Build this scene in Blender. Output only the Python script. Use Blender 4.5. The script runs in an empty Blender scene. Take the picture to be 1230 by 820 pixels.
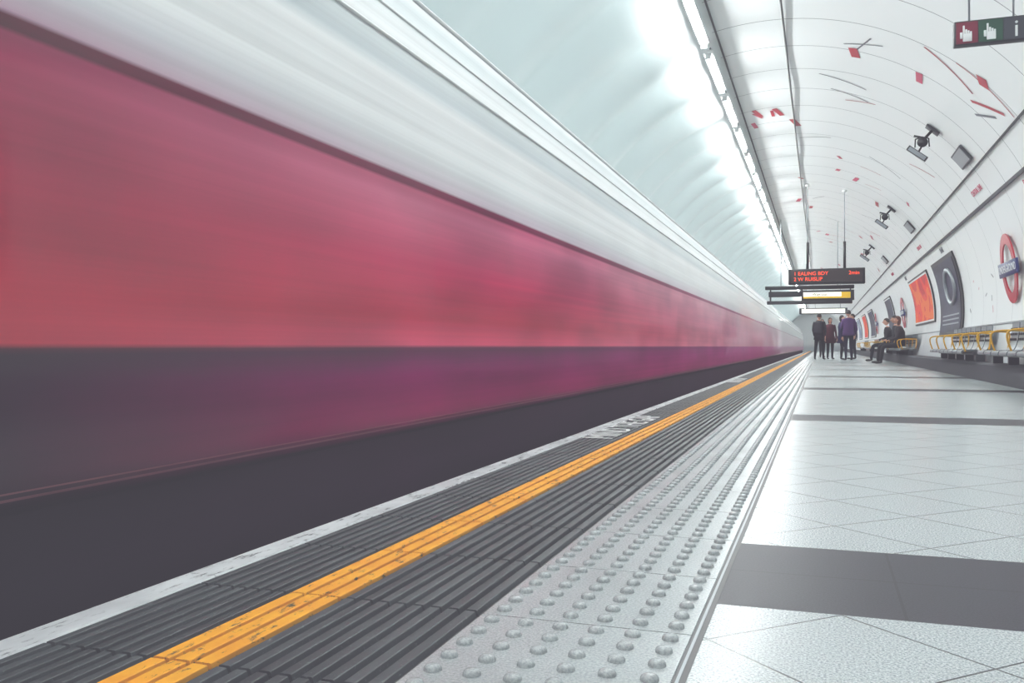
import bpy, bmesh, math, random
from mathutils import Vector, Matrix
random.seed(7)
scene = bpy.context.scene
D = math.radians
XC, ZC, R = -0.55, 1.20, 3.15
Y0, Y1 = -16.0, 104.0
CAMH = 0.5

def srgb(r, g, b):
    def f(c):
        c /= 255.0
        return c/12.92 if c <= 0.04045 else ((c+0.055)/1.055)**2.4
    return (f(r), f(g), f(b), 1.0)

# ------------------------------------------------------------------ materials
class NT:
    def __init__(s, name):
        s.m = bpy.data.materials.new(name); s.m.use_nodes = True
        s.t = s.m.node_tree; s.n = s.t.nodes; s.l = s.t.links
        s.p = s.n['Principled BSDF']
        tc = s.n.new('ShaderNodeTexCoord'); s.obj = tc.outputs['Object']
        sx = s.n.new('ShaderNodeSeparateXYZ'); s.l.new(s.obj, sx.inputs[0])
        s.x, s.y, s.z = sx.outputs
    def setin(s, sock, v):
        if isinstance(v, bpy.types.NodeSocket): s.l.new(v, sock)
        else: sock.default_value = v
    def math(s, op, a, b=None, c=None, clamp=False):
        n = s.n.new('ShaderNodeMath'); n.operation = op; n.use_clamp = clamp
        s.setin(n.inputs[0], a)
        if b is not None: s.setin(n.inputs[1], b)
        if c is not None: s.setin(n.inputs[2], c)
        return n.outputs[0]
    def mix(s, f, a, b):
        n = s.n.new('ShaderNodeMix'); n.data_type = 'RGBA'
        s.setin(n.inputs[0], f); s.setin(n.inputs[6], a); s.setin(n.inputs[7], b)
        return n.outputs[2]
    def maprange(s, v, a, b, c=0.0, d=1.0, smooth=False):
        n = s.n.new('ShaderNodeMapRange'); n.clamp = True
        if smooth: n.interpolation_type = 'SMOOTHSTEP'
        s.setin(n.inputs[0], v)
        n.inputs[1].default_value = a; n.inputs[2].default_value = b
        n.inputs[3].default_value = c; n.inputs[4].default_value = d
        return n.outputs[0]
    def noise(s, scale=5, detail=2, vec=(1, 1, 1), rough=0.5):
        mp = s.n.new('ShaderNodeMapping'); s.l.new(s.obj, mp.inputs[0])
        mp.inputs['Scale'].default_value = vec
        n = s.n.new('ShaderNodeTexNoise'); s.l.new(mp.outputs[0], n.inputs['Vector'])
        n.inputs['Scale'].default_value = scale; n.inputs['Detail'].default_value = detail
        n.inputs['Roughness'].default_value = rough
        return n.outputs[0]
    def ramp(s, f, stops, interp='LINEAR'):
        n = s.n.new('ShaderNodeValToRGB'); s.setin(n.inputs[0], f)
        cr = n.color_ramp; cr.interpolation = interp
        while len(cr.elements) < len(stops): cr.elements.new(0.5)
        for e, (p, c) in zip(cr.elements, stops): e.position = p; e.color = c
        return n.outputs[0]
    def bump(s, h, strength=0.2, dist=0.01):
        n = s.n.new('ShaderNodeBump'); s.l.new(h, n.inputs['Height'])
        n.inputs['Strength'].default_value = strength; n.inputs['Distance'].default_value = dist
        s.l.new(n.outputs[0], s.p.inputs['Normal'])
    def fin(s, col, rough=0.5, metal=0.0, spec=0.5):
        s.setin(s.p.inputs['Base Color'], col); s.setin(s.p.inputs['Roughness'], rough)
        s.p.inputs['Metallic'].default_value = metal
        s.setin(s.p.inputs['Specular IOR Level'], spec)
        return s.m

_cache = {}
def pm(name, c, rough=0.5, metal=0.0, var=0.12, emit=0.0, scale=12):
    if name in _cache: return _cache[name]
    t = NT(name); col = srgb(*c)
    dark = tuple(v*(1-var) for v in col[:3])+(1,)
    cc = t.mix(t.noise(scale, 3), dark, col)
    m = t.fin(cc, rough, metal)
    if emit:
        t.l.new(cc, t.p.inputs['Emission Color']); t.p.inputs['Emission Strength'].default_value = emit
    _cache[name] = m
    return m

# ------------------------------------------------------------------ mesh builder
class MB:
    def __init__(s): s.v = []; s.f = []; s.m = []; s.mats = []; s.sm = []
    def mi(s, mat):
        if mat not in s.mats: s.mats.append(mat)
        return s.mats.index(mat)
    def add(s, vs, fs, mat, smooth=False, M=None):
        o = len(s.v)
        for p in vs:
            p = Vector(p)
            if M is not None: p = M @ p
            s.v.append(tuple(p))
        k = s.mi(mat)
        for f in fs:
            s.f.append([i+o for i in f]); s.m.append(k); s.sm.append(smooth)
    def box(s, a, b, mat, M=None, ch=0.0):
        (x0, y0, z0), (x1, y1, z1) = a, b
        if ch <= 0:
            vs = [(x0,y0,z0),(x1,y0,z0),(x1,y1,z0),(x0,y1,z0),(x0,y0,z1),(x1,y0,z1),(x1,y1,z1),(x0,y1,z1)]
            fs = [(0,3,2,1),(4,5,6,7),(0,1,5,4),(1,2,6,5),(2,3,7,6),(3,0,4,7)]
            s.add(vs, fs, mat, False, M)
        else:
            bm = bmesh.new(); bmesh.ops.create_cube(bm, size=1)
            for v in bm.verts:
                v.co = Vector(((x0+x1)/2+v.co.x*(x1-x0), (y0+y1)/2+v.co.y*(y1-y0), (z0+z1)/2+v.co.z*(z1-z0)))
            bmesh.ops.bevel(bm, geom=bm.edges[:], offset=ch, segments=2, affect='EDGES', profile=0.5)
            bm.verts.index_update()
            s.add([v.co.copy() for v in bm.verts], [[v.index for v in f.verts] for f in bm.faces], mat, True, M)
            bm.free()
    def tube(s, pts, rad, mat, seg=10, caps=True, M=None, smooth=True):
        pts = [Vector(p) for p in pts]; n = len(pts)
        if not hasattr(rad, '__len__'): rad = [rad]*n
        vs = []; up = None
        for i, p in enumerate(pts):
            d = (pts[min(i+1, n-1)]-pts[max(i-1, 0)]).normalized()
            if up is None:
                up = Vector((0, 0, 1)) if abs(d.z) < 0.9 else Vector((0, 1, 0))
            a = d.cross(up).normalized(); b = a.cross(d).normalized(); up = b
            for k in range(seg):
                t = 2*math.pi*k/seg
                vs.append(p+a*math.cos(t)*rad[i]+b*math.sin(t)*rad[i])
        fs = []
        for i in range(n-1):
            for k in range(seg):
                k2 = (k+1) % seg
                fs.append((i*seg+k, i*seg+k2, (i+1)*seg+k2, (i+1)*seg+k))
        if caps:
            fs.append(tuple(range(seg))[::-1]); fs.append(tuple((n-1)*seg+k for k in range(seg)))
        s.add(vs, fs, mat, smooth, M)
    def ell(s, c, r, mat, seg=14, rings=9, M=None, fn=None):
        vs = []; c = Vector(c)
        for i in range(rings+1):
            th = math.pi*i/rings
            for k in range(seg):
                ph = 2*math.pi*k/seg
                p = Vector((math.sin(th)*math.cos(ph), math.sin(th)*math.sin(ph), math.cos(th)))
                if fn: p = fn(p)
                vs.append((c.x+p.x*r[0], c.y+p.y*r[1], c.z+p.z*r[2]))
        fs = []
        for i in range(rings):
            for k in range(seg):
                k2 = (k+1) % seg
                fs.append((i*seg+k, (i+1)*seg+k, (i+1)*seg+k2, i*seg+k2))
        s.add(vs, fs, mat, True, M)
    def loft(s, rings, mat, M=None, smooth=True, caps=True):
        n = len(rings[0]); vs = [p for r in rings for p in r]; fs = []
        for i in range(len(rings)-1):
            for k in range(n):
                k2 = (k+1) % n
                fs.append((i*n+k, i*n+k2, (i+1)*n+k2, (i+1)*n+k))
        if caps:
            fs.append(tuple(range(n))[::-1]); fs.append(tuple((len(rings)-1)*n+k for k in range(n)))
        s.add(vs, fs, mat, smooth, M)
    def extrude_y(s, prof, y0, y1, mat, closed=True, smooth=False, M=None):
        n = len(prof)
        vs = [(x, y0, z) for x, z in prof]+[(x, y1, z) for x, z in prof]
        fs = []
        for i in range(n if closed else n-1):
            j = (i+1) % n
            fs.append((i, j, n+j, n+i))
        if closed:
            fs.append(tuple(range(n))[::-1]); fs.append(tuple(range(n, 2*n)))
        s.add(vs, fs, mat, smooth, M)
    def obj(s, name, parent=None, loc=None, rot=None, fixn=True):
        me = bpy.data.meshes.new(name); me.from_pydata(s.v, [], s.f); me.update()
        for m in s.mats: me.materials.append(m)
        me.polygons.foreach_set('material_index', s.m)
        me.polygons.foreach_set('use_smooth', s.sm)
        if fixn and len(s.f) < 60000:
            bm = bmesh.new(); bm.from_mesh(me); bmesh.ops.recalc_face_normals(bm, faces=bm.faces[:]); bm.to_mesh(me); bm.free()
        o = bpy.data.objects.new(name, me); scene.collection.objects.link(o)
        if parent: o.parent = parent
        if loc: o.location = loc
        if rot: o.rotation_euler = rot
        return o

def empty(name, loc=(0, 0, 0), rot=(0, 0, 0)):
    e = bpy.data.objects.new(name, None); scene.collection.objects.link(e)
    e.location = loc; e.rotation_euler = rot; e.empty_display_size = 0.2
    return e

def text(name, body, size, mat, loc, rot, parent=None, depth=0.002, align='CENTER', sx=1.0):
    cu = bpy.data.curves.new(name, 'FONT'); cu.body = body; cu.size = size
    cu.align_x = align; cu.align_y = 'CENTER'; cu.extrude = depth; cu.resolution_u = 3
    tmp = bpy.data.objects.new(name, cu); scene.collection.objects.link(tmp)
    dg = bpy.context.evaluated_depsgraph_get()
    me = bpy.data.meshes.new_from_object(tmp.evaluated_get(dg))
    bpy.data.objects.remove(tmp)
    me.materials.clear(); me.materials.append(mat)
    o = bpy.data.objects.new(name, me); scene.collection.objects.link(o)
    o.location = loc; o.rotation_euler = rot; o.scale = (sx, 1, 1)
    if parent: o.parent = parent
    return o

# ------------------------------------------------------------------ surface materials
def mat_floor():
    t = NT('terrazzo_tiles')
    X = t.math('SUBTRACT', t.x, 0.037); Y = t.math('SUBTRACT', t.y, 1.785)
    P = 0.44
    def joint(e, period, w):
        f = t.math('FRACT', t.math('ADD', t.math('DIVIDE', e, period), 100.0))
        d = t.math('ABSOLUTE', t.math('SUBTRACT', f, 0.5))
        return t.math('GREATER_THAN', d, 0.5-w/period/2)
    jd = t.math('MAXIMUM', joint(t.math('ADD', X, Y), P, 0.0062), joint(t.math('SUBTRACT', X, Y), P, 0.0062))
    fy = t.math('FRACT', t.math('ADD', t.math('DIVIDE', Y, 4.6), 100.0))
    band = t.math('LESS_THAN', fy, 0.57/4.6)
    jx = joint(t.math('SUBTRACT', t.x, 0.15), 0.6, 0.006)
    py = t.math('MULTIPLY', fy, 4.6)
    jy = t.math('LESS_THAN', t.math('ABSOLUTE', t.math('SUBTRACT', py, 0.285)), 0.0032)
    je = t.math('LESS_THAN', t.math('ABSOLUTE', t.math('SUBTRACT', py, 0.57)), 0.002)
    jband = t.math('MAXIMUM', jx, jy)
    sp = t.noise(230, 2, rough=0.75); big = t.noise(0.8, 2)
    light = t.mix(t.maprange(sp, 0.38, 0.62), srgb(132, 141, 144), srgb(214, 221, 222))
    light = t.mix(t.maprange(big, 0.3, 0.7, 0, 0.15), light, srgb(170, 178, 180))
    dark = t.mix(t.maprange(sp, 0.4, 0.6), srgb(22, 20, 28), srgb(44, 42, 52))
    c1 = t.mix(jd, light, srgb(24, 26, 30)); c2 = t.mix(jband, dark, srgb(0, 0, 2))
    c = t.mix(band, c1, c2); c = t.mix(je, c, srgb(40, 40, 44))
    j = t.mix(band, jd, jband)
    t.bump(t.math('MULTIPLY', j, -1.0), 0.3, 0.002)
    return t.fin(c, t.maprange(band, 0, 1, 0.27, 0.45), spec=t.maprange(band, 0, 1, 0.5, 0.25))

def mat_tactile():
    t = NT('blister_paving')
    sp = t.noise(220, 3, rough=0.7); big = t.noise(3, 4)
    c = t.mix(t.maprange(sp, 0.35, 0.65), srgb(146, 152, 154), srgb(186, 192, 193))
    c = t.mix(t.maprange(big, 0.4, 0.75, 0, 0.3), c, srgb(120, 126, 128))
    return t.fin(c, 0.24)

def mat_ribbed(name, a, b, speck):
    t = NT(name)
    sp = t.noise(120, 4, rough=0.75); st = t.noise(14, 4, (1, 0.15, 1))
    c = t.mix(t.maprange(st, 0.35, 0.7), srgb(*a), srgb(*b))
    c = t.mix(t.maprange(sp, 0.60, 0.74), c, srgb(*speck))
    return t.fin(c, 0.5, spec=0.3)

def mat_yellow():
    t = NT('worn_yellow_paint')
    sp = t.noise(60, 5, (1, 0.35, 1), 0.7); st = t.noise(10, 4)
    c = t.mix(t.maprange(st, 0.3, 0.7), srgb(226, 144, 2), srgb(238, 166, 20))
    c = t.mix(t.maprange(sp, 0.58, 0.64), c, srgb(70, 60, 40))
    return t.fin(c, 0.6, spec=0.2)

def mat_edge():
    t = NT('worn_white_edge_paint')
    sp = t.noise(34, 6, (1, 0.22, 1), 0.75); st = t.noise(9, 4, (1, 0.5, 1))
    c = t.mix(t.maprange(st, 0.3, 0.7), srgb(166, 168, 172), srgb(212, 216, 218))
    c = t.mix(t.maprange(sp, 0.55, 0.64), c, srgb(46, 46, 52))
    return t.fin(c, 0.6, spec=0.3)

def mat_ceiling():
    t = NT('enamel_vault_panels')
    f = t.math('FRACT', t.math('ADD', t.y, 200.0))
    ring = t.math('LESS_THAN', f, 0.014)
    right = t.math('GREATER_THAN', t.x, -1.22)
    m = t.math('MULTIPLY', ring, right)
    big = t.noise(0.5, 1)
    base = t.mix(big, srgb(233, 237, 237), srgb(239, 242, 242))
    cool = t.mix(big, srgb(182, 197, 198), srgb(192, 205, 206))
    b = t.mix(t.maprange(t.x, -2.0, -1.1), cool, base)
    c = t.mix(m, b, srgb(96, 102, 108))
    return t.fin(c, 0.32)

def mat_wall():
    t = NT('enamel_wall_panels')
    f = t.math('FRACT', t.math('ADD', t.math('DIVIDE', t.y, 1.2), 200.0))
    ring = t.math('LESS_THAN', f, 0.008)
    big = t.noise(0.5, 1)
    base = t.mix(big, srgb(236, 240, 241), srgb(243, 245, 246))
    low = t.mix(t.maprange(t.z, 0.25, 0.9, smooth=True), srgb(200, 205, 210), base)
    c = t.mix(ring, low, srgb(130, 134, 140))
    return t.fin(c, 0.28)

def mat_train():
    t = NT('train_livery_and_painted_light')  # livery and motion streaks; white roof bands are lamp reflections painted as colour
    zf = t.maprange(t.z, -0.8, 2.45)
    P = lambda z: (z+0.8)/3.25
    def stops(*L): return [(P(z), srgb(*c)) for z, c in L]
    near = t.ramp(zf, stops((-0.8, (36, 32, 42)), (0.10, (24, 20, 30)), (0.42, (24, 16, 30)), (0.494, (30, 6, 22)),
        (0.504, (200, 44, 62)), (0.62, (196, 36, 60)), (0.85, (176, 34, 66)), (1.10, (158, 40, 78)), (1.155, (142, 40, 76)),
        (1.165, (76, 0, 24)), (1.195, (84, 0, 28)), (1.205, (196, 160, 180)), (1.30, (226, 226, 232)), (1.40, (249, 251, 251)),
        (1.60, (244, 247, 247)), (1.66, (176, 190, 193)), (1.80, (198, 208, 211)), (1.83, (244, 247, 247)), (2.1, (190, 200, 204)), (2.2, (234, 238, 240))))
    mid = t.ramp(zf, stops((-0.8, (36, 32, 42)), (0.14, (50, 12, 44)), (0.22, (164, 0, 88)), (0.40, (146, 0, 96)), (0.494, (84, 0, 58)),
        (0.504, (238, 80, 116)), (0.62, (208, 24, 68)), (0.85, (206, 44, 92)), (1.10, (216, 110, 142)), (1.155, (206, 92, 126)),
        (1.165, (114, 4, 50)), (1.195, (128, 24, 66)), (1.205, (226, 208, 220)), (1.32, (240, 242, 243)), (1.40, (250, 252, 252)),
        (1.60, (248, 249, 249)), (1.66, (208, 216, 219)), (1.80, (218, 225, 226)), (1.83, (248, 250, 250)), (2.1, (210, 218, 220)), (2.2, (240, 243, 243))))
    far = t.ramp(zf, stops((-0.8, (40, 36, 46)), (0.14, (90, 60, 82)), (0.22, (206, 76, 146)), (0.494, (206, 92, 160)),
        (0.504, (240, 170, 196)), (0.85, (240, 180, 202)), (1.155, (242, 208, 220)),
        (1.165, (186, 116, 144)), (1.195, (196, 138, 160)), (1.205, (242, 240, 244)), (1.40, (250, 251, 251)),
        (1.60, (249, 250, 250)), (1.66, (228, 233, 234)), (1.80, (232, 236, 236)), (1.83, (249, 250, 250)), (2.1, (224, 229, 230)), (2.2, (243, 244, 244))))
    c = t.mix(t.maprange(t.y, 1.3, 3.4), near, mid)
    c = t.mix(t.maprange(t.y, 5.0, 22), c, far)  # paling with distance: overexposed glare painted into the body colour
    s1 = t.noise(1.0, 3, (0.5, 0.10, 26), 0.6); s2 = t.noise(1.0, 2, (0.5, 0.45, 5), 0.5); s3 = t.noise(1.0, 1, (0.5, 1.1, 2.2), 0.5)
    roof = t.maprange(t.z, 1.19, 1.22)
    k = t.math('ADD', t.maprange(s2, 0.3, 0.7, -0.14, 0.14), t.maprange(s3, 0.35, 0.65, -0.12, 0.12))
    k = t.math('MULTIPLY', k, t.math('SUBTRACT', 1.0, t.math('MULTIPLY', roof, 0.8)))
    k = t.math('ADD', k, t.maprange(s1, 0.3, 0.7, -0.09, 0.09))
    k = t.math('MULTIPLY', k, t.maprange(t.y, 8, 24, 1.0, 0.1))
    k = t.math('ADD', k, 1.0)
    hs = t.n.new('ShaderNodeHueSaturation'); t.l.new(c, hs.inputs['Color']); t.l.new(k, hs.inputs['Value'])
    ln = t.math('MAXIMUM', t.math('LESS_THAN', t.math('ABSOLUTE', t.math('SUBTRACT', t.z, 0.178)), 0.003),
                t.math('LESS_THAN', t.math('ABSOLUTE', t.math('SUBTRACT', t.z, 0.192)), 0.002))
    c2 = t.mix(t.math('MULTIPLY', ln, 0.4), hs.outputs[0], srgb(176, 110, 120))
    below = t.math('LESS_THAN', t.z, 0.16)
    rg = t.maprange(below, 0, 1, 0.35, 0.7)
    m = t.fin(c2, rg, 0.0, t.maprange(roof, 0, 1, 0.2, 0.5))
    cw = t.maprange(t.z, 0.494, 0.504, 0.5, 0.75)
    t.setin(t.p.inputs['Coat Weight'], t.math('MULTIPLY', cw, t.math('SUBTRACT', 1.0, below)))
    t.p.inputs['Coat Roughness'].default_value = 0.07
    return m

M_floor, M_tact, M_yel, M_edge = mat_floor(), mat_tactile(), mat_yellow(), mat_edge()
M_rib = mat_ribbed('ribbed_paving_tops', (40, 46, 48), (64, 70, 72), (122, 128, 128))
M_groove = mat_ribbed('ribbed_paving_grooves', (8, 9, 11), (18, 20, 23), (44, 46, 50))
M_ceil, M_wall, M_train = mat_ceiling(), mat_wall(), mat_train()
M_conc = pm('dark_concrete', (54, 54, 62), 0.7, var=0.35, scale=20)
M_blk = pm('black_metal', (8, 8, 12), 0.45)
M_dgrey = pm('dark_grey_metal', (36, 38, 44), 0.45)
M_grey = pm('grey_metal', (150, 156, 162), 0.35, 0.3)
M_white = pm('white_enamel', (238, 240, 240), 0.35, var=0.03)

# ------------------------------------------------------------------ tunnel shell
def pt(phi, y, off=0.0):
    r = R-off
    return (XC+r*math.cos(phi), y, ZC+r*math.sin(phi))

def shell(name, p0, p1, nphi, dy, mat, disp=None):
    mb = MB(); ny = int(round((Y1-Y0)/dy))
    vs = []; fs = []
    for j in range(ny+1):
        y = Y0+(Y1-Y0)*j/ny
        for i in range(nphi+1):
            ph = D(p0+(p1-p0)*i/nphi)
            vs.append(pt(ph, y, disp(ph, y) if disp else 0))
    n = nphi+1
    for j in range(ny):
        for i in range(nphi):
            fs.append((j*n+i, j*n+i+1, (j+1)*n+i+1, (j+1)*n+i))
    mb.add(vs, fs, mat, True)
    return mb.obj(name, fixn=False)

def corr(ph, y):
    d = math.degrees(ph)
    a = min(1, max(0, (d-103)/12))*min(1, max(0, (162-d)/6))
    w = 0.5-0.5*math.cos(2*math.pi*y/1.5)
    return a*0.12*(w**0.7)
shell('wall_right', -44, 26, 24, 4.0, M_wall)
shell('ceiling', 26, 160, 70, 0.125, M_ceil, corr)
shell('wall_left', 160, 224.5, 18, 4.0, M_wall)
mb = MB()
for yy in (Y0, Y1):
    ring = [pt(D(-44+268*i/60), yy) for i in range(61)]
    mb.add(ring, [tuple(range(61))], M_wall)
mb.obj('wall_end', fixn=False)
mb = MB(); mb.box((-2.72, Y0+.02, -1.03), (1.6, Y1-.02, -1.0), M_conc); mb.obj('track_bed')
mb = MB()
for xr in (-2.60, -1.85):
    mb.extrude_y([(xr-.07,-1.0),(xr+.07,-1.0),(xr+.07,-.985),(xr+.012,-.97),(xr+.012,-.9),(xr+.035,-.885),(xr+.035,-.85),(xr-.035,-.85),(xr-.035,-.885),(xr-.012,-.9),(xr-.012,-.97),(xr-.07,-.985)], Y0+.1, Y1-.1, M_grey)
mb.obj('railway_track')

# ------------------------------------------------------------------ platform
mb = MB(); mb.box((-0.2, Y0, -0.3), (2.36, Y1, 0.0), M_floor); mb.obj('floor')
mb = MB(); mb.box((-1.27, Y0, -1.0), (-0.2, Y1, -0.012), M_conc); mb.obj('platform_slab')
mb = MB()
prof = [(-1.335,-0.10),(-1.335,-0.012),(-1.328,-0.003),(-1.315,0.001),(-1.250,0.001),(-1.243,-0.004),(-1.243,-0.10)]
y = Y0+.05
while y < Y1-.9:
    mb.extrude_y(prof, y, y+0.797, M_edge); y += 0.8
mb.obj('platform_edge_coping')

def ribs(mb, xa, xb, n, mat, duty=0.56):
    w = (xb-xa)/n; y = -6.02
    while y < Y1-0.5:
        mb.box((xa, y, -0.03), (xb, y+0.397, -0.006), M_groove)
        for i in range(n):
            a = xa+i*w; g = w*(1-duty)/2
            mb.extrude_y([(a+g*.6, -.006), (a+g, .003), (a+g+.002, .004), (a+w-g-.002, .004), (a+w-g, .003), (a+w-g*.6, -.006)], y+.002, y+0.394, mat)
        y += 0.4
mb = MB()
ribs(mb, -1.240, -1.020, 7, M_rib); ribs(mb, -0.896, -0.604, 8, M_rib)
mb.obj('ribbed_paving', fixn=True)
mb = MB(); ribs(mb, -1.018, -0.898, 3, M_yel, 0.74); mb.obj('yellow_safety_line')
mb = MB()
y = -6.02
prof = [(-0.600,-.03),(-0.600,-.002),(-0.598,0.0),(-0.212,0.0),(-0.210,-.002),(-0.210,-.03)]
while y < Y1-0.5:
    mb.extrude_y(prof, y, y+0.396, M_tact)
    for r_ in range(6):
        for c_ in range(6):
            cx = -0.600+0.0325+c_*0.0650; cy = y+0.033+r_*0.066
            if cy < 0.3 or cy > 60: continue
            seg, prf = (18, [(0.0145, 0.0), (0.0140, 0.0036), (0.0124, 0.0066), (0.0092, 0.0087), (0.0048, 0.0097)]) if cy < 8 else ((6, [(0.0145, 0.0), (0.0125, 0.006), (0.008, 0.0093)]))
            vs = []; fs = []
            for (rr, zz) in prf:
                for k in range(seg):
                    a = 2*math.pi*k/seg; vs.append((cx+rr*math.cos(a), cy+rr*math.sin(a), zz))
            for i in range(len(prf)-1):
                for k in range(seg):
                    k2 = (k+1) % seg; fs.append((i*seg+k, i*seg+k2, (i+1)*seg+k2, (i+1)*seg+k))
            fs.append(tuple((len(prf)-1)*seg+k for k in range(seg)))
            mb.add(vs, fs, M_tact, True)
    y += 0.4
mb.obj('blister_tactile_paving', fixn=False)
mb = MB(); mb.box((-0.2095, Y0+.02, -0.02), (-0.2050, Y1-.02, 0.0005), M_blk); mb.box((-0.205, Y0+.02, -0.02), (-0.200, Y1-.02, 0.0015), M_grey); mb.box((-0.1998, Y0+.02, -0.02), (-0.190, Y1-.02, 0.001), M_blk); mb.obj('trim_1')
M_rp = pm('white_road_paint', (240, 242, 242), 0.6)
for yy in (5.55, 13.55):
    text('mind_the_gap_marking', 'MIND THE GAP', 0.24, M_rp, (-1.130, yy, 0.0065), (0, 0, D(90)), depth=0.001, sx=1.0)

mb = MB(); mb.extrude_y([(2.23,0.0),(2.23,0.24),(2.25,0.27),(2.50,0.27),(2.44,0.0)], Y0+.05, Y1-.05, M_conc); mb.obj('baseboard_right')

def arcstrip(mb, phi, h, off, mat):
    a = D(phi-h/2); b = D(phi+h/2)
    p = [pt(a, 0, -0.0), pt(a, 0, off), pt(b, 0, off), pt(b, 0, 0.0)]
    mb.extrude_y([(q[0], q[2]) for q in p], Y0+.05, Y1-.05, mat)
mb = MB(); arcstrip(mb, 26.0, 0.7, 0.05, M_dgrey); mb.obj('trim_2')
mb = MB(); arcstrip(mb, 34.5, 0.35, 0.03, M_blk); mb.obj('trim_3')
mb = MB(); arcstrip(mb, -6.5, 0.4, 0.02, M_grey); mb.obj('trim_4')
for nm, ph in (('ceiling_cable', 101.5), ('ceiling_cable', 87.3)):
    mb = MB(); mb.tube([pt(D(ph), Y0+.05+i*(Y1-Y0-.1)/60, 0.015+0.02*(i % 2)) for i in range(61)], 0.013, M_blk, 6); mb.obj(nm)

# ------------------------------------------------------------------ lamps
te = NT('fluorescent_tube'); te.fin(srgb(255, 255, 255), 0.5)
te.p.inputs['Emission Color'].default_value = (0.965, 1.0, 1.0, 1); te.p.inputs['Emission Strength'].default_value = 132
M_tube = te.m
y = -14.0
mbf = MB(); mbt = MB()
while y < Y1-2:
    c = Vector(pt(D(104.5), y, 0.20))
    mbf.box((c.x-.06, y-.85, c.z+.03), (c.x+.06, y+.85, c.z+.07), M_white, ch=0.008)
    for s_ in (-1, 1):
        mbf.box((c.x-.035, y+s_*.80-.02, c.z-.03), (c.x+.035, y+s_*.80+.02, c.z+.04), M_white)
        mbf.tube([(c.x, y+s_*.6, c.z+.06), (c.x, y+s_*.6, c.z+.17)], 0.01, M_grey, 6)
    mbt.tube([(c.x, y-.78, c.z-.0), (c.x, y+.78, c.z-.0)], 0.022, M_tube, 5, caps=False)
    y += 2.0
lamp = empty('fluorescent_light_row')
mbf.obj('housings', lamp); mbt.obj('tubes', lamp)

# ------------------------------------------------------------------ train
def catmull(P, n=5):
    out = []
    for i in range(len(P)-1):
        p0 = P[max(i-1, 0)]; p1 = P[i]; p2 = P[i+1]; p3 = P[min(i+2, len(P)-1)]
        for k in range(n):
            t_ = k/n
            out.append(tuple(0.5*((2*p1[a])+(-p0[a]+p2[a])*t_+(2*p0[a]-5*p1[a]+4*p2[a]-p3[a])*t_*t_+(-p0[a]+3*p1[a]-3*p2[a]+p3[a])*t_**3) for a in (0, 1)))
    out.append(P[-1]); return out
train = empty('underground_train')
low = [(-1.68, -0.70), (-1.68, 0.13), (-1.602, 0.16)]
side = catmull([(-1.602, 0.16), (-1.600, 0.5), (-1.601, 0.85), (-1.606, 1.2), (-1.630, 1.42), (-1.666, 1.63), (-1.725, 1.83), (-1.90, 2.22), (-2.1, 2.36), (-2.45, 2.43), (-2.8, 2.36), (-3.1, 2.1), (-3.28, 1.6), (-3.33, 0.5)], 6)
rest = [(-3.28, 0.1), (-2.92, -0.4), (-2.86, -0.70)]
prof = low[:-1]+side+rest
mb = MB()
mb.extrude_y(prof, -14.0, 98.0, M_train, smooth=False)
for i in range(len(mb.sm)):
    mb.sm[i] = 2 <= i < len(low)-1+len(side)-2
mb.obj('car_bodies', train)
mb = MB()
yy = -12; q = 0
while yy < 96:
    for xx in (-2.60, -1.85):
        mb.tube([(xx-.05, yy, -.49), (xx+.05, yy, -.49)], 0.36, M_dgrey, 20)
    mb.tube([(-2.60, yy, -.49), (-1.85, yy, -.49)], 0.06, M_dgrey, 8)
    yy += 1.9 if q % 2 == 0 else 6.1
    q += 1
mb.obj('wheels', train)
mb = MB()
mb.tube([(-1.712, -14, 1.80), (-1.712, 98, 1.80)], 0.010, M_white, 6)
mb.tube([(-1.785, -14, 1.985), (-1.785, 98, 1.985)], 0.008, M_white, 6)
mb.tube([(-1.885, -14, 2.205), (-1.885, 98, 2.205)], 0.014, M_white, 6)
mb.obj('gutters', train)

# ------------------------------------------------------------------ curved wall panels
def patch(mb, y0, y1, z0, z1, off, mat, n=10, th=0.012):
    a0 = math.asin((z0-ZC)/R); a1 = math.asin((z1-ZC)/R)
    outer = []; inner = []
    for i in range(n+1):
        a = a0+(a1-a0)*i/n
        p = pt(a, 0, off); q = pt(a, 0, off-th)
        outer.append((p[0], p[2])); inner.append((q[0], q[2]))
    mb.extrude_y(outer+inner[::-1], y0, y1, mat)

def mat_poster(name, pal, scale=1.5):
    t = NT(name); nz = t.noise(scale, 3, (1, 0.5, 1))
    c = t.ramp(nz, [(0.3+0.4*i/(len(pal)-1), srgb(*p)) for i, p in enumerate(pal)], 'CONSTANT' if len(pal) > 3 else 'LINEAR')
    return t.fin(c, 0.45, spec=0.2)
P_orange = mat_poster('orange_poster_print', [(200, 4, 16), (230, 40, 2), (236, 104, 0), (218, 24, 4), (170, 0, 30)], 1.2)
P_dark = mat_poster('dark_poster_print', [(24, 24, 44), (48, 48, 74), (24, 24, 42)], 1.4)
P_pale = mat_poster('pale_poster_print', [(180, 190, 204), (96, 116, 150), (220, 220, 220)], 1.4)

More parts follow.
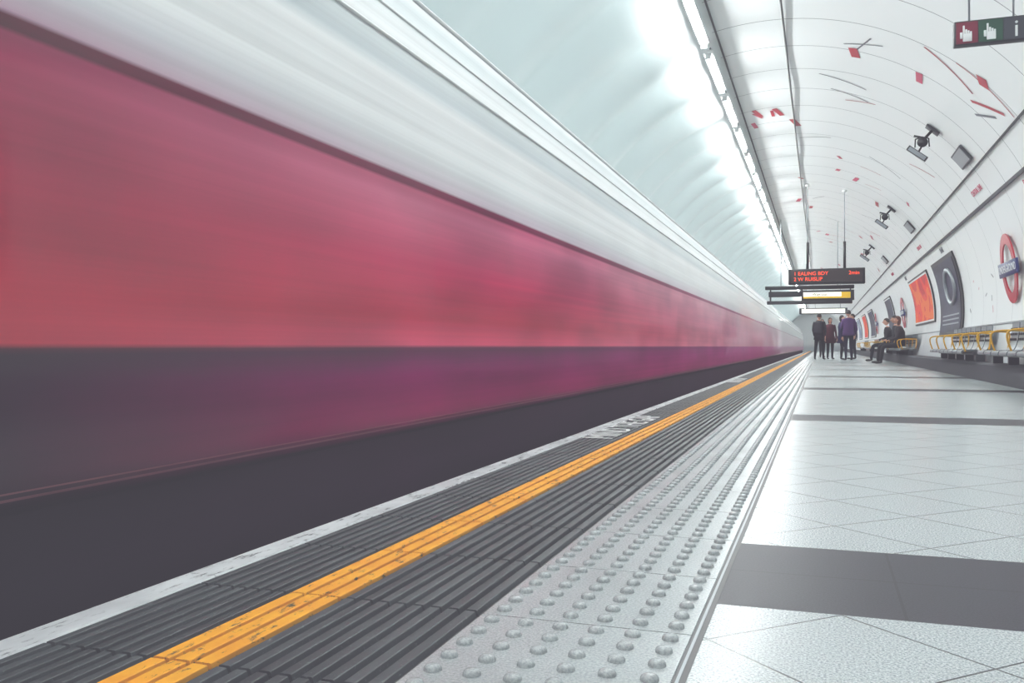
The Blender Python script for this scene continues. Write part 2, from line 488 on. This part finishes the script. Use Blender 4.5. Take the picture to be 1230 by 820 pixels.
def poster(y0, y1, z0, z1, mat, frame=M_blk, mount=True):
    e = empty('framed_poster', pt(math.asin((0.5*(z0+z1)-ZC)/R), (y0+y1)/2, 0.03))
    inv = -Vector(e.location)
    m = MB(); patch(m, y0, y1, z0, z1, 0.032, frame, th=0.03); o = m.obj('frame', e); o.location = inv
    b = 0.08
    if mount:
        m = MB(); patch(m, y0+b, y1-b, z0+b*.5, z1-b*.5, 0.038, M_white, th=0.006); o = m.obj('mount', e); o.location = inv
    m = MB(); b2 = b*2; patch(m, y0+b2, y1-b2, z0+b2*.5, z1-b2*.5, 0.043, mat, th=0.006); o = m.obj('print', e); o.location = inv
    return e
poster(23.3, 27.8, 1.08, 2.33, P_orange)
e = poster(18.9, 22.2, 0.72, 2.33, P_dark, mount=False)
m = MB()
pts = []
for k in range(33):
    a = 2*math.pi*k/32
    z = 1.72+0.34*math.sin(a); yy = 20.1+0.62*math.cos(a)
    pts.append(pt(math.asin((z-ZC)/R), yy, 0.05))
m.tube(pts, 0.05, M_grey, 6, caps=False)
for zz in (0.95, 1.04, 1.13):
    patch(m, 19.3, 21.7, zz, zz+0.03, 0.046, M_grey, 2, th=0.004)
o = m.obj('poster_graphic', e); o.location = -Vector(e.location)
for (a, b, mt) in ((35.0, 38.0, P_dark), (47, 51, P_dark), (54, 58, P_orange), (62, 66, P_pale), (70, 74, P_dark), (3.5, 8.0, P_pale), (-6, -1, P_dark)):
    poster(a, b, 0.95, 2.33, mt)

# ------------------------------------------------------------------ roundels
M_red = pm('roundel_red', (178, 2, 34), 0.35, var=0.05)
M_blue = pm('roundel_blue', (22, 34, 98), 0.35, var=0.05)
def roundel(yc, zc):
    ph = math.asin((zc-ZC)/R)
    p = pt(ph, yc, 0.06)
    e = empty('underground_roundel_sign', p, (D(90)+ph, 0, D(-90)))
    m = MB(); n = 48
    vs = []
    for (r_, z_) in ((0.49, 0.0), (0.49, .02), (.345, .02), (.345, 0.0)):
        for k in range(n):
            a = 2*math.pi*k/n; vs.append((r_*math.cos(a), r_*math.sin(a), z_))
    fs = []
    for i in range(4):
        for k in range(n):
            k2 = (k+1) % n; j = (i+1) % 4
            fs.append((i*n+k, i*n+k2, j*n+k2, j*n+k))
    m.add(vs, fs, M_red); m.obj('ring', e)
    m = MB(); m.box((-.62, -.10, .0), (.62, .10, .035), M_blue, ch=0.004); m.obj('bar', e)
    m = MB()
    for sx in (-.3, .3): m.box((sx-.02, -.02, -.05), (sx+.02, .02, .0), M_grey)
    m.obj('standoffs', e)
    text('bar_lettering', 'UNDERGROUND', 0.15, M_white, (0, 0, 0.036), (0, 0, 0), e)
roundel(14.15, 1.60)
roundel(31.2, 1.58); roundel(45.5, 1.58)

# ------------------------------------------------------------------ benches
M_yb = pm('yellow_tube', (228, 170, 10), 0.4, var=0.05)
M_seat = pm('seat_steel', (130, 138, 146), 0.3, 0.6, var=0.2)
def bench(y0, n):
    e = empty('platform_bench', (2.2, y0, 0.27))
    off = -Vector(e.location)
    m = MB(); w = 0.52
    P = catmull([(2.04, .40), (2.06, .445), (2.18, .45), (2.32, .435), (2.40, .46), (2.45, .60), (2.47, .80), (2.465, .83)], 4)
    back = [(x+.014, z-.010) for x, z in P][::-1]
    for i in range(n):
        a = y0+i*w
        m.extrude_y(P+back, a+.03, a+w-.03, M_seat, smooth=False)
        for k in range(5):
            for q in range(3):
                yy = a+.09+k*.085
                zz = .58+q*.07
                m.box((2.435+q*.008, yy, zz), (2.445+q*.008, yy+.045, zz+.03), M_blk)
                m.box((2.10+q*.07, yy, .448), (2.14+q*.07, yy+.045, .4525), M_blk)
    o = m.obj('seats', e); o.location = off
    m = MB()
    m.box((2.20, y0, .37), (2.26, y0+n*w, .42), M_dgrey, ch=.005)
    for i in range(0, n+1, 2):
        yy = y0+i*w
        m.box((2.24, yy-.025, .27), (2.36, yy+.025, .40), M_dgrey)
    o = m.obj('support_rail', e); o.location = off
    m = MB()
    for i in range(0, n+1, 2):
        yy = y0+i*w
        arc = catmull([(2.42, .45), (2.44, .66), (2.38, .70), (2.16, .70), (2.06, .67), (2.05, .58), (2.10, .42)], 5)
        m.tube([(x, yy, z) for x, z in arc], 0.012, M_yb, 8)
    o = m.obj('armrests', e); o.location = off
for (y0, n) in ((9.6, 8), (15.2, 8), (26.2, 8), (31.6, 6), (42, 8), (52, 8)):
    bench(y0, n)

# ------------------------------------------------------------------ signs hung over the platform
M_amber = pm('amber_led', (255, 70, 24), 0.4, emit=1.2, var=0.05)
M_signw = pm('lit_sign_face', (250, 250, 240), 0.4, emit=0.6, var=0.02)
M_signy = pm('lit_yellow_face', (230, 190, 30), 0.4, emit=0.2, var=0.02)
F = (D(90), 0, 0)
def ceil_z(x): return ZC+math.sqrt(R*R-(x-XC)**2)
e = empty('train_departure_board', (0.15, 22.2, 2.14)); off = -Vector(e.location)
m = MB(); m.box((-.70, 22.2, 1.96), (.99, 22.48, 2.32), M_blk, ch=.015); m.obj('housing', e).location = off
m = MB(); m.box((-.64, 22.185, 2.0), (.93, 22.2, 2.28), pm('board_glass', (30, 8, 10), 0.3)); m.obj('display_window', e).location = off
m = MB()
for x in (-.27, .55):
    m.tube([(x, 22.34, 2.3), (x, 22.34, 2.95)], 0.03, M_blk, 8)
    m.tube([(x, 22.34, 2.9), (x, 22.34, ceil_z(x)-.0)], 0.010, M_grey, 8)
    m.tube([(x, 22.34, ceil_z(x)-.05), (x, 22.34, ceil_z(x)-.01)], 0.05, M_white, 12)
m.obj('suspension_poles', e).location = off
text('led_row_1', '1 EALING BDY', 0.12, M_amber, Vector((-.58, 22.18, 2.205))+off, F, e, align='LEFT')
text('led_row_2', '2 W RUISLIP', 0.12, M_amber, Vector((-.58, 22.18, 2.075))+off, F, e, align='LEFT')
text('led_minutes', '2min', 0.12, M_amber, Vector((.87, 22.18, 2.205))+off, F, e, align='RIGHT')
e = empty('way_out_sign', (-.3, 28.0, 2.0)); off = -Vector(e.location)
m = MB(); m.box((-1.55, 27.95, 2.20), (.95, 28.25, 2.30), M_blk, ch=.01); m.box((-1.45, 28.0, 1.98), (-.50, 28.2, 2.14), M_dgrey, ch=.01)
m.box((-1.50, 28.0, 1.76), (.9, 28.2, 1.86), M_dgrey, ch=.01)
m.box((-.50, 28.0, 1.86), (.95, 28.2, 2.16), M_dgrey, ch=.01)
for x in (-1.4, -.5, .85): m.box((x-.02, 28.05, 1.8), (x+.02, 28.1, 2.24), M_dgrey)
for x in (-1.1, .5): m.tube([(x, 28.1, 2.28), (x, 28.1, ceil_z(x))], 0.012, M_grey, 8)
m.obj('frame', e).location = off
m = MB(); m.box((-.46, 27.985, 1.92), (.85, 28.0, 2.10), M_signw); m.box((-.46, 27.982, 1.92), (.85, 27.985, 1.97), M_signy); m.box((.6, 27.982, 1.97), (.85, 27.985, 2.10), M_signy); m.obj('lit_face', e).location = off
text('lettering', 'Way out', 0.12, M_blk, Vector((.0, 27.98, 2.035))+off, F, e)
e = empty('way_out_sign', (.2, 44.0, 2.1)); off = -Vector(e.location)
m = MB(); m.box((-.9, 43.95, 2.0), (1.2, 44.15, 2.28), M_dgrey, ch=.01)
for x in (-.6, .9): m.tube([(x, 44.05, 2.25), (x, 44.05, ceil_z(x))], 0.012, M_grey, 8)
m.obj('frame', e).location = off
m = MB(); m.box((-.8, 43.94, 2.04), (1.1, 43.95, 2.24), M_signw); m.obj('lit_face', e).location = off

e = empty('help_point_sign', (1.0, 6.3, 2.48)); off = -Vector(e.location)
m = MB(); m.box((.81, 6.3, 2.405), (1.24, 6.36, 2.56), M_dgrey, ch=.006)
m.tube([(1.15, 6.33, 2.55), (1.15, 6.33, ceil_z(1.15))], 0.006, M_grey, 8)
m.tube([(.90, 6.33, 2.55), (.90, 6.33, ceil_z(.90))], 0.006, M_grey, 8)
m.obj('housing', e).location = off
m = MB()
m.box((.822, 6.295, 2.415), (.945, 6.30, 2.55), pm('magenta_face', (120, 4, 44), 0.4))
m.box((.95, 6.295, 2.415), (1.085, 6.30, 2.55), pm('green_face', (0, 72, 48), 0.4))
m.box((1.09, 6.295, 2.415), (1.23, 6.30, 2.55), pm('grey_face', (50, 54, 64), 0.4))
m.obj('faces', e).location = off
m = MB()
for cx in (.885, 1.020):
    m.box((cx-.026, 6.288, 2.425), (cx+.026, 6.295, 2.475), M_white, ch=.003)
    for k in range(4):
        L = (.055, .03, .022, .015)[k]
        m.box((cx-.026+k*.0135, 6.288, 2.472), (cx-.026+k*.0135+.011, 6.295, 2.472+L), M_white, ch=.002)
    m.box((cx-.042, 6.288, 2.445), (cx-.028, 6.295, 2.485), M_white, ch=.002)
m.obj('hand_pictograms', e).location = off
text('information_letter', 'i', 0.15, M_white, Vector((1.16, 6.292, 2.475))+off, F, e, depth=.002)

# ------------------------------------------------------------------ projectors on the vault
def projector(y, s=0.66):
    ph = D(48.8); p = Vector(pt(ph, y, 0.02)); nrm = Vector((-math.cos(ph), 0, -math.sin(ph)))
    e = empty('vault_projector', p); e.scale = (s, s, s); m = MB()
    m.box((-.16, -.14, -.03), (.16, .14, .01), M_dgrey, M=Matrix.Rotation(math.pi/2-ph, 4, 'Y'), ch=.006)
    m.obj('mount_plate', e)
    a = nrm*0.02; b = nrm*0.20+Vector((-.02, 0, -.02)); c = Vector((-.22, -.1, -.30))
    m = MB(); m.tube([a, b, c], 0.03, M_blk, 8); m.tube([b, b+Vector((-.22, -.02, .06))], 0.025, M_blk, 8)
    for s_ in (-1, 1):
        m.tube([c+Vector((s_*.13, 0, .10)), c+Vector((s_*.14, -.02, -.08))], .014, M_blk, 6)
    m.tube([c+Vector((-.13, 0, .10)), c+Vector((0, 0, .14)), c+Vector((.13, 0, .10))], .014, M_blk, 6)
    m.obj('bracket_arm', e)
    m = MB()
    m.tube([c+Vector((0, .14, .05)), c+Vector((0, -.04, .02)), c+Vector((0, -.12, 0))], [.07, .105, .105], M_dgrey, 14)
    m.tube([c+Vector((0, -.12, 0)), c+Vector((0, -.20, -.015))], [.08, .09], M_blk, 14)
    m.obj('lamp_head', e)
    m = MB(); Mx = Matrix.Translation(c+Vector((-.10, -.05, -.22))) @ Matrix.Rotation(D(38), 4, 'Y') @ Matrix.Rotation(D(10), 4, 'X')
    m.box((-.23, -.14, -.055), (.23, .14, .055), M_dgrey, M=Mx, ch=.012)
    m.box((-.20, -.152, -.04), (.20, -.138, .04), M_grey, M=Mx)
    m.tube([c+Vector((0, -.02, -.05)), c+Vector((-.08, -.05, -.20))], .02, M_blk, 8)
    m.obj('projector_box', e)
for y in (13.9, 21.6, 29.6, 40): projector(y)
def vent(y):
    e = empty('vault_grille', pt(D(39), y, 0.02)); off = -Vector(e.location)
    m = MB(); patch(m, y-.4, y+.4, ZC+R*math.sin(D(36.4)), ZC+R*math.sin(D(41)), 0.034, M_dgrey, 4, th=.026)
    patch(m, y-.36, y+.36, ZC+R*math.sin(D(36.8)), ZC+R*math.sin(D(40.6)), 0.040, M_grey, 4, th=.006)
    m.obj('panel', e).location = off
for y in (14.0, 21.8, 29.8): vent(y)

# ------------------------------------------------------------------ artwork strokes on the vault
M_ar = pm('artwork_red', (172, 4, 38), 0.4); M_ag = pm('artwork_grey', (84, 88, 98), 0.4); M_ap = pm('artwork_pink', (200, 60, 96), 0.4)
art = MB()
def stroke(y0, p0, y1, p1, w, mat, n=8):
    vs = []; d = Vector((y1-y0, (p1-p0)*R)); d.normalize(); nx = Vector((-d.y, d.x))*w/2
    for i in range(n+1):
        t_ = i/n; y = y0+(y1-y0)*t_; p = p0+(p1-p0)*t_
        for s_ in (-1, 1): vs.append(pt(p+s_*nx.y/R, y+s_*nx.x, 0.006))
    fs = [(2*i, 2*i+1, 2*i+3, 2*i+2) for i in range(n)]
    art.add(vs, fs, mat)
def S(y0, p0, y1, p1, w, m_): stroke(y0, D(p0), y1, D(p1), w, m_)
S(11.9, 72.6, 12.25, 71.6, .11, M_ar)
S(15.0, 98.4, 15.5, 96.6, .07, M_ar); S(15.6, 96.4, 15.2, 98.8, .04, M_ap); S(15.1, 92.6, 15.6, 90.6, .08, M_ar); S(15.2, 93.4, 15.6, 93.2, .05, M_ar); S(15.9, 88.0, 16.4, 86.2, .10, M_ar); S(15.8, 99.6, 16.2, 98.9, .07, M_ap)
S(12.0, 57.2, 12.35, 56.4, .09, M_ap)
S(10.9, 45.2, 11.1, 43.6, .14, M_ar)
S(11.05, 58, 11.55, 44.9, .026, M_ar); S(11.0, 50.9, 11.1, 35.2, .022, M_ar); S(11.8, 44.4, 11.3, 37, .055, M_ar); S(12.1, 42, 11.6, 38, .04, M_ag)
S(11.8, 74.6, 11.56, 66.2, .024, M_ag); S(12.0, 72, 11.4, 69, .022, M_ag); S(13.2, 80, 13.6, 68, .024, M_ag); S(13.9, 77, 14.2, 67, .024, M_ag); S(14.4, 73, 14.2, 65, .022, M_ar)
for i in range(60):
    y = random.uniform(15, 50); p = random.uniform(38, 94)
    if random.random() < 0.45:
        S(y, p, y+random.uniform(.2, .6), p+random.uniform(-2, 2), random.uniform(.06, .11), random.choice((M_ar, M_ap)))
    else:
        S(y, p, y+random.uniform(-.6, .6), p-random.uniform(5, 14), random.uniform(.016, .028), random.choice((M_ag, M_ag, M_ar)))
for i in range(14):
    y = random.uniform(15.2, 18.6) if i < 7 else random.uniform(10, 13.4); p = random.uniform(-6, 22)
    S(y, p, y+random.uniform(-.15, .15), p+random.uniform(-2.5, 2.5), random.uniform(.02, .05), random.choice((M_ar, M_ag, M_ap)))
art.obj('vault_artwork', fixn=False)
for y, s in ((12.0, 'BANK'), (20.0, 'BANK'), (28.0, 'BANK')):
    ph = D(23.3); p = pt(ph, y, 0.012)
    text('frieze_lettering', s, 0.17, M_ap if y < 15 else M_ag, p, (D(90)+ph, 0, D(-90)))
    ph = D(30); p = pt(ph, y+2.6, 0.012)
    text('frieze_lettering', 'CENTRAL LINE', 0.12, M_ap, p, (D(90)+ph, 0, D(-90)))

# ------------------------------------------------------------------ people
def skin_mesh(J, E, root):
    bm = bmesh.new(); lay = bm.verts.layers.skin.verify(); idx = {}
    for k, (co, r_) in J.items():
        v = bm.verts.new(co); v[lay].radius = (r_, r_) if not isinstance(r_, tuple) else r_
        v[lay].use_root = (k == root); idx[k] = v
    for a, b in E: bm.edges.new((idx[a], idx[b]))
    me = bpy.data.meshes.new('tmp'); bm.to_mesh(me); bm.free()
    o = bpy.data.objects.new('tmp', me); scene.collection.objects.link(o)
    md = o.modifiers.new('s', 'SKIN'); md.use_smooth_shade = True
    sd = o.modifiers.new('d', 'SUBSURF'); sd.levels = 2; sd.render_levels = 2
    dg = bpy.context.evaluated_depsgraph_get()
    out = bpy.data.meshes.new_from_object(o.evaluated_get(dg))
    bpy.data.objects.remove(o)
    return out

def person(name, loc, rz, h=1.75, pose='stand', top=(40, 40, 48), legs=(36, 38, 48), hair=(50, 36, 30), skin=(206, 156, 134), coat=0.0, longhair=False, bag=None, bulk=1.0):
    e = empty(name, loc, (0, 0, rz)); s = h/1.75; e.scale = (s, s, s)
    k = name+str(loc[1])
    mt = pm(k+'_top', top, 0.8); ml = pm(k+'_legs', legs, 0.8); mh = pm(k+'_hair', hair, 0.6); ms = pm(k+'_skin', skin, 0.5)
    msh = pm(k+'_shoes', (18, 16, 20), 0.5)
    V = Vector
    b = bulk
    if pose == 'sit':
        P0 = V((0, 0, .60))
        J = {'pel': (P0, .135*b), 'spi': (V((0, .03, .77)), .125*b), 'che': (V((0, .02, .98)), .145*b), 'nb': (V((0, -.01, 1.13)), .07), 'nk': (V((0, -.03, 1.20)), .052)}
        for sg, n in ((-1, 'l'), (1, 'r')):
            J['hip'+n] = (V((sg*.09, -.04, .57)), .095); J['kn'+n] = (V((sg*.12, -.46, .53)), .065); J['cf'+n] = (V((sg*.12, -.49, .32)), .056)
            J['an'+n] = (V((sg*.12, -.52, .09)), .04); J['he'+n] = (V((sg*.12, -.50, .045)), .036); J['to'+n] = (V((sg*.13, -.70, .035)), .032)
            J['sh'+n] = (V((sg*.19, .01, 1.07)), .062); J['el'+n] = (V((sg*.25, -.06, .79)), .046); J['wr'+n] = (V((sg*.10, -.28, .72)), .03)
        hd = V((0, -.05, 1.33))
    else:
        st = {'stand': (0.02, -0.02), 'walk': (0.20, -0.20)}[pose]
        J = {'pel': (V((0, 0, .95)), .135*b), 'spi': (V((0, -.005, 1.12)), .122*b), 'che': (V((0, 0, 1.33)), .148*b), 'nb': (V((0, .005, 1.475)), .07), 'nk': (V((0, -.005, 1.54)), .052)}
        for q, (sg, n) in enumerate(((-1, 'l'), (1, 'r'))):
            d = -st[q]
            J['hip'+n] = (V((sg*.09, 0, .89)), .095); J['kn'+n] = (V((sg*.10, d*.6-.015, .50)), .064); J['cf'+n] = (V((sg*.10, d*.85+.01, .33)), .056)
            J['an'+n] = (V((sg*.105, d+.02, .09)), .04); J['he'+n] = (V((sg*.105, d+.035, .045)), .036); J['to'+n] = (V((sg*.125, d-.15, .035)), .032)
            J['sh'+n] = (V((sg*.19, 0, 1.415)), .062); J['el'+n] = (V((sg*.25, -d*.4+.02, 1.14)), .046)
            J['wr'+n] = (V((sg*.25, -d*.8-.07, .90)), .03)
            if bag == 'phone' and n == 'r': J['wr'+n] = (V((.12, -.28, 1.20)), .03)
        hd = V((0, -.02, 1.645))
    E = [('pel', 'spi'), ('spi', 'che'), ('che', 'nb'), ('nb', 'nk')]
    for n in 'lr':
        E += [('pel', 'hip'+n), ('hip'+n, 'kn'+n), ('kn'+n, 'cf'+n), ('cf'+n, 'an'+n), ('an'+n, 'he'+n), ('he'+n, 'to'+n), ('che', 'sh'+n), ('sh'+n, 'el'+n), ('el'+n, 'wr'+n)]
    me = skin_mesh(J, E, 'pel')
    for m_ in (mt, ml, ms, msh): me.materials.append(m_)
    def lab(a, c):
        if a.startswith('he') or a.startswith('an') and c.startswith('he'): return 3
        if c.startswith('nk'): return 2
        if a.startswith(('hip', 'kn', 'cf')) or c.startswith('hip'): return 1
        return 0
    segs = [(J[a][0], J[c][0], lab(a, c)) for a, c in E]
    for p in me.polygons:
        best = 1e9; L = 0; q = p.center
        for a, c, l_ in segs:
            ab = c-a; t_ = max(0, min(1, (q-a).dot(ab)/ab.length_squared)); dd = (q-a-ab*t_).length
            if dd < best: best = dd; L = l_
        p.material_index = L; p.use_smooth = True
    o = bpy.data.objects.new('clothed_body', me); scene.collection.objects.link(o); o.parent = e
    m = MB(); rings = []
    if pose != 'sit':
        z0 = .86-coat
        for z, rx, ry in ((z0, .20+coat*.12, .155+coat*.12), (.95, .185, .14), (1.12, .165, .13), (1.30, .20, .145), (1.42, .185, .12), (1.49, .09, .085)):
            rings.append([(rx*b*math.cos(2*math.pi*i/18), ry*b*math.sin(2*math.pi*i/18), z) for i in range(18)])
    else:
        for z, rx, ry, yo in ((.53, .18, .15, .02), (.65, .185, .155, .02), (.81, .17, .14, .03), (.97, .195, .145, .02), (1.08, .17, .115, .0), (1.15, .085, .08, -.01)):
            rings.append([(rx*b*math.cos(2*math.pi*i/18), yo+ry*b*math.sin(2*math.pi*i/18), z) for i in range(18)])
    m.loft(rings, mt); m.obj('jacket', e)
    m = MB()
    def hf(p):
        q = p.copy()
        if q.z < 0: q.x *= 1-0.30*(-q.z)**1.5; q.y *= 1-0.12*(-q.z)
        if q.y > 0: q.y *= 1.08
        return q
    m.ell(hd, (.077, .095, .118), ms, 18, 14, fn=hf)
    m.tube([hd+V((0, -.085, .02)), hd+V((0, -.108, -.012)), hd+V((0, -.112, -.024)), hd+V((0, -.088, -.034))], [.007, .012, .015, .008], ms, 8)
    for sg in (-1, 1):
        m.ell(hd+V((sg*.030, -.086, .008)), (.013, .008, .008), M_white, 8, 6)
        m.ell(hd+V((sg*.030, -.0925, .008)), (.006, .004, .006), M_blk, 8, 6)
        m.ell(hd+V((sg*.079, .008, -.008)), (.011, .018, .030), ms, 8, 6)
        m.tube([hd+V((sg*.045, -.083, .026)), hd+V((sg*.016, -.092, .028))], .004, mh, 5)
    m.tube([hd+V((-.024, -.083, -.058)), hd+V((0, -.090, -.060)), hd+V((.024, -.083, -.058))], [.004, .007, .004], pm('lips', (176, 92, 92), 0.4), 6)
    m.obj('head', e)
    m = MB()
    def hr(p):
        q = p.copy()
        if q.y < -0.15: q.z = max(q.z, 0.36)
        elif q.z < -0.25 and not longhair: q.z = -0.25
        if longhair and q.y > -0.1 and q.z < 0: q.z *= 1.9
        return q
    m.ell(hd+V((0, .012, .012)), (.086, .100, .118), mh, 18, 14, fn=hr)
    m.obj('hair', e)
    m = MB()
    for sg, n in ((-1, 'l'), (1, 'r')):
        w = J['wr'+n][0]; el = J['el'+n][0]; d = (w-el).normalized()
        if pose == 'sit' or (bag == 'phone' and n == 'r'): nrm = V((0, 0, 1)) - d*d.z; nrm.normalize()
        else: nrm = V((-sg, 0, 0))-d*(-sg*d.x); nrm.normalize()
        acr = d.cross(nrm).normalized()
        pr = []
        for t_, wd in ((-.01, .022), (.03, .038), (.08, .042), (.095, .036)):
            c = w+d*t_
            pr.append([tuple(c+acr*wd*math.cos(a)+nrm*.014*math.sin(a)) for a in [2*math.pi*i/10 for i in range(10)]])
        m.loft(pr, ms)
        for fi, (off_, L) in enumerate(((-.029, .070), (-.010, .080), (.010, .075), (.028, .058))):
            b0 = w+d*.088+acr*off_
            m.tube([b0, b0+d*L*.45+nrm*.006, b0+d*L*.78+nrm*.020, b0+d*L*.92+nrm*.036], [.009, .0085, .0075, .006], ms, 6)
        b0 = w+d*.03-acr*.03
        m.tube([b0, b0-acr*.025+d*.03+nrm*.008, b0-acr*.028+d*.062+nrm*.018], [.011, .0095, .007], ms, 6)
    m.obj('hands', e)
    if bag == 'backpack':
        m = MB(); m.box((-.15, .13, 1.0), (.15, .30, 1.44), pm('backpack_fabric', (50, 48, 58), 0.8), ch=.05)
        for sg in (-1, 1): m.tube([(sg*.10, .14, 1.40), (sg*.11, -.02, 1.50), (sg*.11, -.155, 1.34), (sg*.12, .02, 1.08), (sg*.12, .15, 1.06)], .014, _cache['backpack_fabric'], 6)
        m.obj('backpack', e)
    if bag == 'shoulder':
        m = MB(); m.box((.22, -.12, .70), (.32, .16, .98), pm('handbag_leather', (70, 44, 60), 0.5), ch=.03)
        m.tube([(.27, -.08, .97), (.21, -.03, 1.46), (.27, .12, .97)], .008, _cache['handbag_leather'], 6); m.obj('handbag', e)
    if bag == 'phone':
        m = MB(); w = J['wrr'][0]+V((0, -.10, .03)); m.box((w.x-.05, w.y-.01, w.z-.05), (w.x+.02, w.y, w.z+.09), M_blk, ch=.003); m.obj('phone', e)
    return e
person('man_in_dark_coat', (-0.02, 36.2, 0), D(165), 1.74, 'walk', (12, 14, 24), (10, 12, 22), coat=.10, bag='backpack')
person('woman_in_red_scarf_coat', (0.38, 37.4, 0), D(20), 1.62, 'stand', (78, 20, 38), (14, 14, 24), hair=(60, 36, 30), longhair=True, coat=.18, bag='shoulder')
person('man_in_purple_jacket', (0.98, 34.6, 0), D(195), 1.80, 'stand', (78, 46, 100), (24, 22, 46), hair=(60, 50, 50), bulk=1.12, bag='phone')
person('woman_in_blue_coat', (0.78, 36.0, 0), D(80), 1.66, 'stand', (38, 34, 80), (10, 10, 18), longhair=True, coat=.2)
person('man_in_grey_jacket', (1.22, 37.6, 0), D(-60), 1.76, 'stand', (44, 44, 70), (20, 20, 38))
person('man_standing_far', (0.1, 44.0, 0), D(10), 1.75, 'walk', (36, 34, 46), (20, 20, 28))
person('seated_man', (2.16, 32.7, 0), D(-90), 1.75, 'sit', (20, 18, 26), (16, 18, 30))
person('seated_woman', (2.16, 28.1, 0), D(-90), 1.66, 'sit', (32, 20, 28), (16, 16, 24), longhair=True, hair=(100, 60, 44))
person('seated_traveller', (2.16, 29.2, 0), D(-90), 1.72, 'sit', (24, 24, 34), (12, 12, 20))

# ------------------------------------------------------------------ camera, world, view
cam = bpy.data.cameras.new('camera'); co = bpy.data.objects.new('camera', cam); scene.collection.objects.link(co)
co.location = (0, 0, CAMH); co.rotation_euler = (D(90.32), 0, D(18.9))
cam.sensor_width = 36; cam.lens = 1080/1230*36; cam.clip_start = 0.05; cam.clip_end = 300
scene.camera = co
w = bpy.data.worlds.new('world'); scene.world = w; w.use_nodes = True
w.node_tree.nodes['Background'].inputs[0].default_value = (0.8, 0.9, 1, 1); w.node_tree.nodes['Background'].inputs[1].default_value = 0.3
vs = scene.view_settings
vs.view_transform = 'Standard'; vs.exposure = 0.0
vs.use_curve_mapping = True
cm = vs.curve_mapping
for i, b0 in enumerate((0.058, 0.055, 0.066)):
    c = cm.curves[i]; c.points[0].location = (0.0, b0); c.points[1].location = (1.0, 1.0)
    c.points.new(0.5, 0.54)
cm.update()
